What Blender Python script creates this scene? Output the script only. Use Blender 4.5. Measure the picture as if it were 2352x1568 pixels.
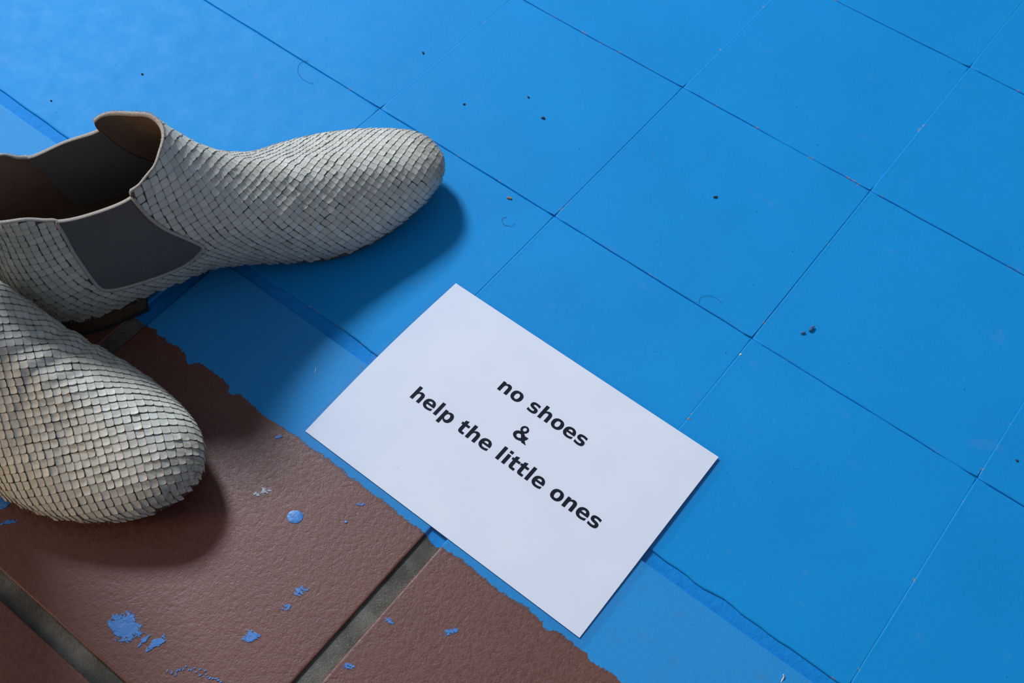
import bpy, math, random
import numpy as np
from mathutils import Matrix, Vector

# ---------------------------------------------------------------- scene frame
# metres; X and Y run along the joints of the tile floor, Z is up
for o in list(bpy.data.objects): bpy.data.objects.remove(o)
scene = bpy.context.scene
C = scene.collection
rng = np.random.default_rng(7)
random.seed(7)

# ---------------------------------------------------------------- camera
cam_d = bpy.data.cameras.new('camera'); cam = bpy.data.objects.new('camera', cam_d); C.objects.link(cam)
CAMROT = [[0.78912, -0.528178, 0.313558], [0.613134, 0.646715, -0.453681], [0.036841, 0.550262, 0.834179]]
m = Matrix(CAMROT).to_4x4(); m.translation = Vector((0.44575, -0.44983, 0.63748)); cam.matrix_world = m
cam_d.sensor_width = 36.0; cam_d.lens = 40.822; cam_d.clip_start = 0.01
cam_d.dof.use_dof = True; cam_d.dof.focus_distance = 0.74; cam_d.dof.aperture_fstop = 26.0
scene.camera = cam

# ---------------------------------------------------------------- world, lights, exposure
scene.view_settings.view_transform = 'Standard'; scene.view_settings.look = 'None'
scene.view_settings.gamma = 1.0; scene.view_settings.exposure = 0.0
scene.view_settings.use_curve_mapping = False
world = bpy.data.worlds.new('world'); scene.world = world; world.use_nodes = True
bg = world.node_tree.nodes['Background']; bg.inputs[0].default_value = (0.55, 0.66, 0.90, 1); bg.inputs[1].default_value = 0.31

def area(name, loc, target, sx, sy, power, col):
    d = bpy.data.lights.new(name, 'AREA'); d.shape = 'RECTANGLE'; d.size = sx; d.size_y = sy
    d.energy = power; d.color = col
    o = bpy.data.objects.new(name, d); C.objects.link(o); o.location = loc
    o.rotation_euler = (Vector(target) - Vector(loc)).to_track_quat('-Z', 'Y').to_euler()
    return o
area('window_light', (-2.42, 0.92, 2.42), (0.1, -0.15, 0), 0.62, 0.66, 152, (0.78, 0.86, 1.0))
area('room_lamp', (-1.05, -1.75, 0.60), (-0.05, -0.3, 0.03), 0.5, 0.5, 14.0, (1.0, 0.70, 0.38))

# ---------------------------------------------------------------- helpers
def link(o, parent=None):
    C.objects.link(o)
    if parent is not None: o.parent = parent
    return o
def mesh_obj(name, verts, faces, mat=None, parent=None, smooth=True, mats=None, midx=None):
    me = bpy.data.meshes.new(name)
    me.from_pydata([tuple(v) for v in np.asarray(verts, float).tolist()], [], [tuple(f) for f in (faces.tolist() if hasattr(faces, 'tolist') else faces)])
    if mats:
        for q in mats: me.materials.append(q)
        me.polygons.foreach_set('material_index', np.asarray(midx, np.int32))
    elif mat: me.materials.append(mat)
    sm = np.asarray(smooth)
    me.polygons.foreach_set('use_smooth', np.full(len(me.polygons), bool(smooth)) if sm.ndim == 0 else sm)
    me.update()
    return link(bpy.data.objects.new(name, me), parent)
def tag(o, label=None, cat=None, group=None, kind=None):
    if label: o['label'] = label
    if cat: o['category'] = cat
    if group: o['group'] = group
    if kind: o['kind'] = kind
    return o
def empty(name, loc=(0, 0, 0), rz=0.0):
    o = bpy.data.objects.new(name, None); o.empty_display_size = 0.02; link(o)
    o.location = loc; o.rotation_euler = (0, 0, rz); return o
def attr(o, name, vals):
    a = o.data.attributes.new(name, 'FLOAT', 'POINT'); a.data.foreach_set('value', np.asarray(vals, np.float32))

class NT:
    """small node-graph writer"""
    def __init__(s, name):
        s.m = bpy.data.materials.new(name); s.m.use_nodes = True; s.t = s.m.node_tree
        s.b = s.t.nodes['Principled BSDF']; s.out = s.t.nodes['Material Output']
    def n(s, typ, **kw):
        q = s.t.nodes.new(typ)
        for k, v in kw.items():
            if isinstance(k, str) and hasattr(q, k): setattr(q, k, v)
        return q
    def l(s, a, b): s.t.links.new(a, b); return b
    def val(s, sock, v):
        if hasattr(v, 'is_linked') or isinstance(v, bpy.types.NodeSocket): s.l(v, sock)
        else: sock.default_value = v
    def math(s, op, a, b=0.0, c=None, clamp=False):
        q = s.n('ShaderNodeMath', operation=op); q.use_clamp = clamp
        s.val(q.inputs[0], a); s.val(q.inputs[1], b)
        if c is not None: s.val(q.inputs[2], c)
        return q.outputs[0]
    def noise(s, vec, scale, detail=2.0, rough=0.5, dist=0.0):
        q = s.n('ShaderNodeTexNoise'); q.inputs['Scale'].default_value = scale; q.inputs['Detail'].default_value = detail
        q.inputs['Roughness'].default_value = rough; q.inputs['Distortion'].default_value = dist
        if vec is not None: s.l(vec, q.inputs['Vector'])
        return q.outputs[0]
    def ramp(s, f, a, b, lo=0.0, hi=1.0):
        q = s.n('ShaderNodeMapRange'); q.clamp = True
        s.val(q.inputs[0], f); q.inputs[1].default_value = a; q.inputs[2].default_value = b
        s.val(q.inputs[3], lo); s.val(q.inputs[4], hi); return q.outputs[0]
    def mix(s, f, a, b):
        q = s.n('ShaderNodeMix', data_type='RGBA')
        s.val(q.inputs[0], f)
        for sock, v in ((q.inputs[6], a), (q.inputs[7], b)):
            if isinstance(v, bpy.types.NodeSocket): s.l(v, sock)
            else: sock.default_value = (*v, 1)
        return q.outputs[2]
    def pos(s): return s.n('ShaderNodeNewGeometry').outputs['Position']
    def obj(s): return s.n('ShaderNodeTexCoord').outputs['Object']
    def attr(s, name):
        q = s.n('ShaderNodeAttribute'); q.attribute_name = name; return q.outputs['Fac']
    def rand(s): return s.n('ShaderNodeObjectInfo').outputs['Random']
    def bump(s, h, strength, dist, prev=None):
        q = s.n('ShaderNodeBump'); s.val(q.inputs['Strength'], strength); q.inputs['Distance'].default_value = dist
        s.l(h, q.inputs['Height'])
        if prev is not None: s.l(prev, q.inputs['Normal'])
        return q.outputs[0]
    def scale(s, vec, v):
        q = s.n('ShaderNodeMapping'); s.l(vec, q.inputs[0]); q.inputs['Scale'].default_value = v; return q.outputs[0]
    def done(s, col=None, rough=None, normal=None, spec=None, **kw):
        b = s.b
        if col is not None:
            if isinstance(col, bpy.types.NodeSocket): s.l(col, b.inputs['Base Color'])
            else: b.inputs['Base Color'].default_value = (*col, 1)
        if rough is not None: s.val(b.inputs['Roughness'], rough)
        if normal is not None: s.l(normal, b.inputs['Normal'])
        if spec is not None: b.inputs['Specular IOR Level'].default_value = spec
        return s.m

BLUE = (0.012, 0.205, 0.62)
def blue_paint(t, P):
    """colour, roughness and bump height of the blue floor paint"""
    big = t.noise(P, 9.0, 3.0, 0.55); mid = t.noise(P, 60.0, 3.0, 0.6)
    col = t.mix(t.ramp(big, 0.3, 0.7), (0.002, 0.262, 0.595), (0.003, 0.290, 0.65))
    # rubbed greyish scuffs, stretched along the direction of walking
    sc = t.noise(t.scale(P, (26.0, 60.0, 26.0)), 1.0, 4.0, 0.65, 0.6)
    col = t.mix(t.math('MULTIPLY', t.ramp(sc, 0.63, 0.78), 0.28), col, (0.10, 0.24, 0.52))
    # specks of grit trodden into the paint
    v = t.n('ShaderNodeTexVoronoi'); v.inputs['Scale'].default_value = 110.0; t.l(P, v.inputs['Vector'])
    gate = t.noise(P, 31.0, 1.0)
    col = t.mix(t.math('MULTIPLY', t.ramp(t.noise(P, 1300.0, 2.0, 0.7), 0.35, 0.75), 0.20), col, (0.03, 0.16, 0.40))
    speck = t.math('MULTIPLY', t.ramp(v.outputs['Distance'], 0.035, 0.06, 1.0, 0.0), t.ramp(gate, 0.56, 0.62))
    col = t.mix(t.math('MULTIPLY', speck, 0.75), col, (0.01, 0.05, 0.12))
    rough = t.ramp(mid, 0.3, 0.7, 0.54, 0.64)
    fine = t.noise(P, 900.0, 2.0, 0.6); orange = t.noise(P, 260.0, 2.0, 0.5)
    h = t.math('ADD', t.math('MULTIPLY', fine, 0.35), t.math('MULTIPLY', orange, 0.65))
    return col, rough, h

def painted_mask(t, P):
    """1 where the brush reached, 0 on bare floor: a hand-cut edge running along X at Y = -0.242"""
    sp = t.n('ShaderNodeSeparateXYZ'); t.l(P, sp.inputs[0]); x, y = sp.outputs[0], sp.outputs[1]
    fc = t.n('ShaderNodeFloatCurve'); cu = fc.mapping.curves[0]
    edge = [(-0.05, -2466), (-0.02, -2440), (0.0059, -2449), (0.0134, -2452), (0.0225, -2437), (0.0250, -2456), (0.0286, -2441), (0.0335, -2453), (0.0426, -2440), (0.0519, -2463), (0.0575, -2483), (0.0592, -2449), (0.0659, -2434), (0.0781, -2432), (0.0877, -2438),
            (0.0938, -2484), (0.0965, -2442), (0.105, -2446), (0.1107, -2448), (0.1183, -2459), (0.1266, -2456), (0.1339, -2443), (0.1412, -2441), (0.15, -2433), (0.1577, -2437), (0.1701, -2426), (0.1831, -2431), (0.1940, -2433), (0.2061, -2431), (0.2174, -2425),
            (0.226, -2433), (0.2334, -2443), (0.2485, -2430), (0.2590, -2451), (0.2620, -2441), (0.2736, -2432), (0.2831, -2428), (0.2956, -2434), (0.3122, -2437), (0.322, -2422), (0.3372, -2432), (0.3410, -2460), (0.3446, -2431), (0.3563, -2422), (0.3688, -2427), (0.3718, -2444), (0.3844, -2428), (0.3904, -2434), (0.45, -2440)]
    while len(cu.points) < len(edge): cu.points.new(0.5, 0.5)
    for p_, (ex, ey) in zip(cu.points, edge): p_.location = ((ex + 0.05) / 0.5, (ey * 1e-4 + 0.25) / 0.02); p_.handle_type = 'AUTO'
    fc.mapping.update()
    t.val(fc.inputs['Value'], t.ramp(x, -0.05, 0.45))
    base = t.math('MULTIPLY_ADD', fc.outputs[0], 0.02, -0.25)
    n1 = t.noise(P, 220.0, 3.0, 0.65); n2 = t.noise(t.scale(P, (700.0, 700.0, 700.0)), 1.0, 4.0, 0.75)
    e = t.math('ADD', base, t.math('MULTIPLY', t.math('SUBTRACT', n1, 0.5), 0.0038))
    e = t.math('ADD', e, t.math('MULTIPLY', t.math('SUBTRACT', n2, 0.5), 0.0046))
    return t.ramp(t.math('SUBTRACT', y, e), -0.00012, 0.00012)

def mat_blue():
    t = NT('blue_floor_paint'); P = t.pos(); col, rough, h = blue_paint(t, P)
    # where the tile rims are worn the terracotta shows through
    chip = t.math('MULTIPLY', t.attr('rim'), t.ramp(t.noise(P, 75.0, 4.0, 0.6), 0.60, 0.66))
    chip = t.math('MULTIPLY', chip, t.ramp(t.noise(P, 420.0, 2.0), 0.45, 0.55))
    col = t.mix(t.math('MULTIPLY', chip, 0.8), col, (0.36, 0.24, 0.20))
    nb = t.bump(h, 0.45, 0.0004); nb = t.bump(t.noise(P, 14.0, 2.0), 0.25, 0.004, nb)
    return t.done(col, rough, nb, 0.15)

def mat_quarry():
    t = NT('quarry_tile'); P = t.pos(); blue, brough, bh = blue_paint(t, P); mk = painted_mask(t, P)
    big = t.noise(P, 18.0, 4.0, 0.6); mid = t.noise(P, 330.0, 4.0, 0.62); fine = t.noise(P, 950.0, 3.0, 0.6)
    col = t.mix(t.ramp(big, 0.3, 0.7), (0.104, 0.027, 0.012), (0.132, 0.036, 0.017))
    col = t.mix(t.ramp(mid, 0.35, 0.75), col, (0.145, 0.052, 0.030))
    col = t.mix(t.math('MULTIPLY', t.ramp(t.noise(P, 300.0, 3.0, 0.7), 0.60, 0.72), 0.5), col, (0.07, 0.035, 0.027))
    col = t.mix(t.ramp(t.rand(), 0.0, 1.0, 0.0, 0.25), col, (0.19, 0.060, 0.028))
    # thin spots where the brush ran dry near the edge of the coat
    thin = t.math('MULTIPLY', t.ramp(t.noise(P, 90.0, 5.0, 0.7), 0.56, 0.70), 0.22)
    blue = t.mix(0.13, blue, (0.14, 0.30, 0.49)); blue = t.mix(thin, blue, (0.10, 0.15, 0.24))
    c = t.mix(mk, col, blue)
    r = t.ramp(mk, 0.0, 1.0, t.ramp(mid, 0.3, 0.7, 0.42, 0.60), 0.62)
    t.l(t.ramp(mk, 0.0, 1.0, 0.62, 0.18), t.b.inputs['Specular IOR Level'])
    grain = t.math('ADD', t.math('MULTIPLY', mid, 0.75), t.math('MULTIPLY', fine, 0.35))
    nb = t.bump(grain, t.ramp(mk, 0.0, 1.0, 0.62, 0.40), 0.0007)
    nb = t.bump(mk, 0.6, 0.00022, nb)
    return t.done(c, r, nb)

def mat_bed():
    t = NT('joint_mortar'); P = t.pos(); blue, brough, bh = blue_paint(t, P); mk = painted_mask(t, P)
    big = t.noise(P, 45.0, 4.0, 0.65); fine = t.noise(P, 900.0, 3.0, 0.7)
    col = t.mix(t.ramp(big, 0.3, 0.7), (0.085, 0.077, 0.062), (0.20, 0.185, 0.15))
    col = t.mix(t.ramp(fine, 0.55, 0.75), col, (0.29, 0.265, 0.21))
    col = t.mix(t.math('MULTIPLY', t.ramp(t.noise(P, 25.0, 3.0), 0.52, 0.66), 0.6), col, (0.05, 0.046, 0.038))
    nb = t.bump(fine, t.ramp(mk, 0.0, 1.0, 0.8, 0.25), 0.0009); nb = t.bump(t.noise(P, 130.0, 3.0, 0.6), 0.6, 0.0016, nb)
    blue = t.mix(0.6, blue, (0.0, 0.205, 0.60))      # no dust settles on the paint down in the joints
    return t.done(t.mix(mk, col, blue), t.ramp(mk, 0.0, 1.0, 0.85, 0.72), nb, 0.2)

M_BLUE, M_QUARRY, M_BED = mat_blue(), mat_quarry(), mat_bed()

# ---------------------------------------------------------------- floor: a mortar bed with every tile laid in it
_fx0, _fx1, _ys, _zs = -1.2, 1.6, [-1.2, -0.1672, -0.1668, 1.3], [-0.0010, -0.0010, -0.0010, -0.0010]
_fv = [(x, y, z) for y, z in zip(_ys, _zs) for x in (_fx0, _fx1)] + [(x, y, -0.03) for y in _ys for x in (_fx0, _fx1)]
_ff = [(2 * i, 2 * i + 1, 2 * i + 3, 2 * i + 2) for i in range(3)] + [(8 + 2 * i, 10 + 2 * i, 11 + 2 * i, 9 + 2 * i) for i in range(3)] + [(2 * i, 2 * i + 2, 10 + 2 * i, 8 + 2 * i) for i in range(3)] + [(2 * i + 1, 9 + 2 * i, 11 + 2 * i, 2 * i + 3) for i in range(3)] + [(0, 8, 9, 1), (6, 7, 15, 14)]
floor = mesh_obj('floor', _fv, _ff, M_BED, smooth=False)
tag(floor, 'tiled floor, painted blue behind a ragged edge and bare reddish brown in front', None, None, 'structure')

def tile(x0, x1, y0, y1, mat, name, jit, bev, seed, dz=0.0, drop=0.0022, n=14, tilt=0.0006, xj=1.0, xd=1.0, low=1.0):
    r = np.random.default_rng(seed)
    cx, cy = (x0 + x1) / 2, (y0 + y1) / 2; hx, hy = (x1 - x0) / 2, (y1 - y0) / 2
    def wob(k):
        v = r.normal(0, 1, n + 1); v = 0.5 * v + 0.25 * np.roll(v, 1) + 0.25 * np.roll(v, -1); v *= jit
        return v
    pts, nrm, dep = [], [], []
    s = np.linspace(-1, 1, n + 1)[:-1]
    for side in range(4):
        w = (wob(side)[:-1] + r.normal(0, jit * 0.4)) * ((low if side == 0 else 1.0) if side % 2 == 0 else xj); w[0] *= 0.3
        dep += [side] * n
        for k in range(n):
            if side == 0: p, q = (s[k] * hx, -hy - w[k]), (0, -1)
            elif side == 1: p, q = (hx + w[k], s[k] * hy), (1, 0)
            elif side == 2: p, q = (-s[k] * hx, hy + w[k]), (0, 1)
            else: p, q = (-hx - w[k], -s[k] * hy), (-1, 0)
            pts.append(p); nrm.append(q)
    pts = np.array(pts); N = len(pts)
    # corner points are pulled in diagonally
    inward = -pts / np.array([hx, hy])
    def ring(ins, z):
        f = np.clip(1 - ins / np.array([hx, hy]), 0, 1)
        q = pts * f
        for c in range(0, N, n): q[c] *= 1 - 0.0035 * (ins < bev * 1.01)
        return np.column_stack([q, np.full(N, z)])
    v = np.concatenate([ring(0.0, -drop), ring(0.0, -bev * 0.32), ring(bev * 0.45, -bev * 0.06), ring(bev * 1.1, bev * 0.10), ring(bev * 2.6, 0.0)])
    v[2 * N:4 * N, 2] += r.normal(0, bev * 0.07, 2 * N)
    if xd < 1:      # cross joints brushed full of paint: flush on one side, a bead standing up on the other
        dep = np.array(dep); amp = r.uniform(0.5, 1.3); wv = 1 + 0.35 * np.convolve(r.normal(0, 1, N), np.ones(3) / 3, 'same')
        for q, (za, zb) in enumerate(((-0.00003, -0.00005), (0.0, 0.00013), (0.0, 0.00020))):
            zz = v[(q + 1) * N:(q + 2) * N, 2]; zz[dep == 1] = za; zz[dep == 3] = zb * amp * wv[dep == 3]
    tx, ty = r.normal(0, tilt, 2)
    v[:, 2] += dz + r.normal(0, 0.00010) + tx * v[:, 0] + ty * v[:, 1]
    f, sm = [], []
    for k in range(4):
        for i in range(N):
            j = (i + 1) % N; f.append((k * N + i, k * N + j, (k + 1) * N + j, (k + 1) * N + i)); sm.append(True)
    f.append(tuple(range(4 * N, 5 * N))); sm.append(False)
    o = mesh_obj(name, v, f, mat, floor, smooth=np.array(sm)); o.location = (cx, cy, 0)
    attr(o, 'rim', np.repeat([1.0, 1.0, 0.9, 0.0, 0.0], N))
    return o

PX, PY, GAP = 0.16407, 0.16695, 0.0007
k = 0
for j in range(-1, 5):
    y0 = -0.1675 if j == -1 else j * PY; y1 = (j + 1) * PY if j >= 0 else 0.0
    i = -5
    while i < 7:
        wide = 2 if (i == -2 and j < 1) else 1          # one long slab beside the boot collar, its cross joint lost under the paint
        k += 1
        tile(i * PX - 0.00004, (i + wide) * PX + 0.00004, y0 + GAP / 2, y1 - GAP / 2, M_BLUE, 'blue_tile', 0.00026, 0.0011, 100 + k, tilt=0.0009, n=26 if j < 0 else 20, xj=0.05, xd=0.42, low=3.2 if j < 0 else 1.0)
        i += wide
QX = 0.2495
bare = {}
for j in range(0, 3):
    y1 = -0.1768 - j * 0.2470; y0 = y1 - 0.2350
    for i in range(-4, 5):
        k += 1
        bare[(i, j)] = tile(0.0130 + i * QX, 0.0130 + i * QX + 0.2370, y0, y1, M_QUARRY, 'quarry_tile', 0.00012, 0.0008, 100 + k, drop=0.0034, dz=0.0009, tilt=0.0006)

# unseen jamb-like wall, added out of view to shade the lower left floor
def mat_plaster():
    t = NT('white_plaster'); n = t.noise(t.pos(), 40.0, 4.0); return t.done(t.mix(n, (0.62, 0.60, 0.56), (0.70, 0.68, 0.64)), 0.8, t.bump(n, 0.2, 0.002), 0.3)
def make_shade_wall():
    x0, x1, y0, y1, z1, bv = -1.2, -0.137, -0.314, -0.246, 2.1, 0.004
    p = [(x0, y0), (x1 - bv, y0), (x1, y0 + bv), (x1, y1 - bv), (x1 - bv, y1), (x0, y1)]
    v = [(x, y, z) for z in (0.0012, z1) for x, y in p]; n = len(p)
    return mesh_obj('shade_wall', v, [(i, (i + 1) % n, n + (i + 1) % n, n + i) for i in range(n)] + [tuple(range(n))[::-1], tuple(range(n, 2 * n))], mat_plaster(), None, False)
tag(make_shade_wall(), 'unseen white plastered wall added to shade the lower left corner', None, None, 'structure')

# ---------------------------------------------------------------- paint drops and smears on the bare tiles
def mat_drop():
    t = NT('dried_blue_paint'); P = t.pos(); n = t.noise(P, 500.0, 3.0)
    col = t.mix(t.ramp(n, 0.4, 0.7), (0.03, 0.20, 0.55), (0.14, 0.30, 0.55))
    return t.done(col, 0.42, t.bump(n, 0.5, 0.0006), 0.4)
def mat_smear():
    t = NT('dry_brushed_paint'); P = t.pos()
    a = t.math('MULTIPLY', t.ramp(t.noise(P, 420.0, 4.0, 0.7), 0.44, 0.52), 1.0)
    q = t.math('SUBTRACT', t.attr('cover'), t.ramp(t.noise(t.scale(P, (380.0, 620.0, 500.0)), 1.0, 5.0, 0.72), 0.30, 0.70))
    t.done((0.045, 0.20, 0.52), 0.5, t.bump(t.noise(P, 160.0, 4.0, 0.65), 0.6, 0.0011))
    tr = t.n('ShaderNodeBsdfTransparent'); mx = t.n('ShaderNodeMixShader')
    t.l(t.ramp(q, -0.02, 0.04), mx.inputs[0]); t.l(tr.outputs[0], mx.inputs[1]); t.l(t.b.outputs[0], mx.inputs[2]); t.l(mx.outputs[0], t.out.inputs[0])
    return t.m
M_DROP, M_SMEAR = mat_drop(), mat_smear()
M_CHALK = mat_smear(); M_CHALK.name = 'chalky_scuff'; M_CHALK.node_tree.nodes['Principled BSDF'].inputs['Base Color'].default_value = (0.42, 0.42, 0.44, 1)
def blob(name, x, y, rx, ry, ang, mat, hgt, seed, lump=0.15, cover=None, parent=None, label=None, z=0.0011):
    r = np.random.default_rng(seed); n = 40; rings = [0.0, 0.35, 0.65, 0.86, 0.96, 1.0]
    th = np.linspace(0, 2 * np.pi, n, endpoint=False)
    rad = 1 + lump * sum(r.normal(0, 1) / k_ * np.cos(k_ * th + r.uniform(0, 6.3)) for k_ in (2, 3, 4, 5, 7))
    v = [(0, 0, hgt)]; cv = [cover or 1.0]
    for q in rings[1:]:
        for a, rr in zip(th, rad):
            u, w = rx * q * rr * math.cos(a), ry * q * rr * math.sin(a)
            v.append((u * math.cos(ang) - w * math.sin(ang), u * math.sin(ang) + w * math.cos(ang), hgt * (1 - q ** 4) + 0.00005)); cv.append((cover or 1.0) * (1 - q ** 2.2))
    f = [(0, 1 + i, 1 + (i + 1) % n) for i in range(n)]
    for q in range(len(rings) - 2):
        for i in range(n):
            j = (i + 1) % n; a = 1 + q * n; f.append((a + i, a + n + i, a + n + j, a + j))
    o = mesh_obj(name, v, f, mat, parent); attr(o, 'cover', cv)
    o.location = (x - parent.location.x, y - parent.location.y, z) if parent else (x, y, z)
    if label: o['label'] = label
    return o
B0, B1 = bare[(0, 0)], bare[(1, 0)]
blob('paint_drop', 0.1831, -0.2835, 0.0047, 0.0042, 0.5, M_DROP, 0.00032, 1, 0.03, parent=B0, label='round thick drop of dried blue paint')
blob('paint_smear', 0.1563, -0.3908, 0.0130, 0.0095, 0.05, M_SMEAR, 0.0001, 2, 0.22, 1.05, B0, 'large ragged blue paint smear')
blob('paint_smear', 0.1768, -0.3860, 0.0075, 0.0034, 1.5, M_SMEAR, 0.0001, 3, 0.25, 0.92, B0)
blob('paint_smear', 0.1700, -0.3905, 0.0060, 0.0020, 1.5, M_SMEAR, 0.0001, 13, 0.25, 0.75, B0)
blob('paint_smear', 0.2144, -0.3515, 0.0062, 0.0046, 0.9, M_SMEAR, 0.0001, 4, 0.2, 0.78, B0)
blob('paint_smear', 0.2178, -0.3148, 0.0060, 0.0038, 1.2, M_SMEAR, 0.0001, 5, 0.2, 0.72, B0)
blob('paint_smear', 0.2182, -0.3267, 0.0045, 0.0025, 1.2, M_SMEAR, 0.0001, 6, 0.2, 0.62, B0)
blob('paint_drop', 0.0415, -0.3840, 0.0055, 0.0060, 0.2, M_DROP, 0.0004, 7, 0.1, parent=B0, label='flat dried blue paint drop by the boot')
blob('paint_smear', 0.0560, -0.3900, 0.0080, 0.0016, 0.9, M_SMEAR, 0.0001, 8, 0.2, 0.85, B0)
blob('chalky_scuff', 0.1568, -0.2834, 0.0085, 0.0040, 0.9, M_CHALK, 0.0001, 9, 0.2, 0.62, B0, 'pale chalky scuff')
blob('paint_smear', 0.2082, -0.2530, 0.0050, 0.0014, 0.5, M_SMEAR, 0.0001, 10, 0.2, 0.78, B0)
blob('paint_drop', 0.2088, -0.2671, 0.0009, 0.0008, 0.5, M_DROP, 0.0002, 11, 0.1, parent=B0)
blob('paint_smear', 0.1379, -0.2509, 0.0034, 0.0013, 0.9, M_SMEAR, 0.0001, 12, 0.2, 0.9, B0)
blob('paint_smear', 0.2995, -0.2797, 0.0070, 0.0030, 1.1, M_SMEAR, 0.0001, 14, 0.2, 0.66, B1)
blob('paint_smear', 0.2690, -0.2969, 0.0052, 0.0020, 0.1, M_SMEAR, 0.0001, 15, 0.2, 0.72, B1)
blob('paint_smear', 0.2679, -0.3302, 0.0060, 0.0026, 0.6, M_SMEAR, 0.0001, 16, 0.2, 0.66, B1)
# an arc of tiny blue spots
for q, a in enumerate(np.linspace(0.35, 2.2, 26)):
    rr = 0.021 + rng.normal(0, 0.0012)
    blob('paint_speck', 0.2108 + 0.004 + rr * math.cos(a + 0.62), -0.4010 + rr * math.sin(a + 0.62), 0.0007 + 0.0007 * rng.random(), 0.0006, a, M_SMEAR, 0.0001, 40 + q, 0.2, 1.0, B0)

# ---------------------------------------------------------------- snakeskin ankle boots
NET = np.array([87,-49,207,41,-44,351,21,-40,498,31,-38,656,54,-40,805,69,-45,942,59,-54,1063,40,-66,1169,161,186,204,128,200,344,113,204,490,116,185,639,129,162,789,137,149,929,122,149,1058,104,152,1177,337,324,199,313,343,328,295,338,465,285,312,604,280,280,747,266,257,882,250,257,1019,229,269,1148,566,392,190,539,409,313,507,393,440,473,363,570,437,328,704,402,301,831,365,287,955,324,276,1069,858,426,171,827,438,293,779,415,417,729,377,546,678,341,682,628,318,812,578,315,943,538,322,1065,1222,464,139,1185,470,267,1120,431,397,1043,381,533,966,340,678,887,318,829,817,315,981,755,314,1099,1689,580,82,1653,557,218,1560,481,352,1426,390,489,1274,321,651,1127,288,835,974,289,1027,850,304,1198,2143,607,82,2116,599,201,2010,507,340,1811,367,465,1557,263,618,1312,216,813,1116,220,1037,965,229,1241,2544,483,123,2526,493,226,2409,407,354,2140,266,464,1778,167,602,1437,122,796,1208,135,1042,1058,150,1270,2834,270,207,2812,271,296,2684,216,396,2350,126,499,1897,65,624,1507,43,814,1258,51,1056,1105,63,1276,2886,16,219,2878,12,290,2764,13,399,2405,-9,508,1930,-32,631,1535,-41,820,1271,-34,1058,1111,-24,1279,2744,-173,188,2751,-185,281,2653,-162,387,2341,-135,498,1900,-130,627,1514,-130,819,1253,-119,1056,1086,-104,1271,2453,-303,123,2457,-332,216,2371,-306,344,2132,-262,464,1791,-239,610,1460,-222,811,1214,-202,1044,1045,-177,1259,2057,-382,78,2057,-406,192,1980,-393,334,1809,-363,471,1577,-346,631,1342,-312,826,1141,-275,1035,987,-244,1226,1641,-325,87,1621,-361,219,1546,-377,355,1429,-386,497,1294,-392,662,1157,-360,840,1013,-319,1023,904,-283,1181,1210,-239,145,1175,-301,269,1117,-341,398,1048,-369,535,981,-380,681,912,-367,832,855,-343,985,806,-323,1112,861,-282,171,828,-328,293,781,-357,417,733,-372,547,688,-371,682,648,-355,813,614,-337,945,592,-322,1068,571,-329,192,542,-366,314,509,-380,440,476,-379,570,444,-364,704,417,-342,831,397,-325,958,375,-314,1078,338,-351,196,314,-370,327,296,-371,464,286,-356,604,283,-332,747,274,-310,881,267,-299,1017,255,-287,1144,158,-270,201,127,-274,342,112,-271,490,116,-252,639,129,-233,789,140,-226,927,127,-234,1051,110,-248,1157], float).reshape(20, 8, 3) * 1e-4
_x = NET[..., 0]; NET[..., 0] = np.where(_x < 0.036, _x - 0.36 * (0.036 - _x), _x)      # full heel counter
NET[18:20, :, 1] -= 0.0008
def natspline(n):
    A = np.zeros((n, n)); B = np.zeros((n, n)); A[0, 0] = A[-1, -1] = 1
    for i in range(1, n - 1): A[i, i - 1], A[i, i], A[i, i + 1] = 1, 4, 1; B[i, i - 1], B[i, i], B[i, i + 1] = 6, -12, 6
    return np.linalg.solve(A, B)
def perspline(n):
    A = np.zeros((n, n)); B = np.zeros((n, n))
    for i in range(n):
        for d, a, b in ((-1, 1, 6), (0, 4, -12), (1, 1, 6)): A[i, (i + d) % n] += a; B[i, (i + d) % n] += b
    return np.linalg.solve(A, B)
DP, DN = perspline(20), natspline(8)
def wts(t, n, per):
    t = np.asarray(t, float).ravel(); D = DP if per else DN
    if per: t = np.mod(t, n); i = np.floor(t).astype(int) % n; j = (i + 1) % n; f = t - np.floor(t)
    else: i = np.clip(np.floor(t).astype(int), 0, n - 2); j = i + 1; f = t - i
    W = np.zeros((len(t), n)); r = np.arange(len(t)); W[r, i] += 1 - f; W[r, j] += f
    fc = np.clip(f, 0, 1)
    return W + (((1 - fc) ** 3 - (1 - fc)) / 6)[:, None] * D[i] + ((fc ** 3 - fc) / 6)[:, None] * D[j]
def surf0(th, t):
    th, t = np.broadcast_arrays(np.asarray(th, float), np.asarray(t, float)); sh = th.shape
    W1, W2 = wts(th, 20, True), wts(t, 8, False)
    T1 = np.tensordot(W1, NET, (1, 0))                      # k, 8, 3
    return np.einsum('kbc,kb->kc', T1, W2).reshape(sh + (3,))
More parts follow.
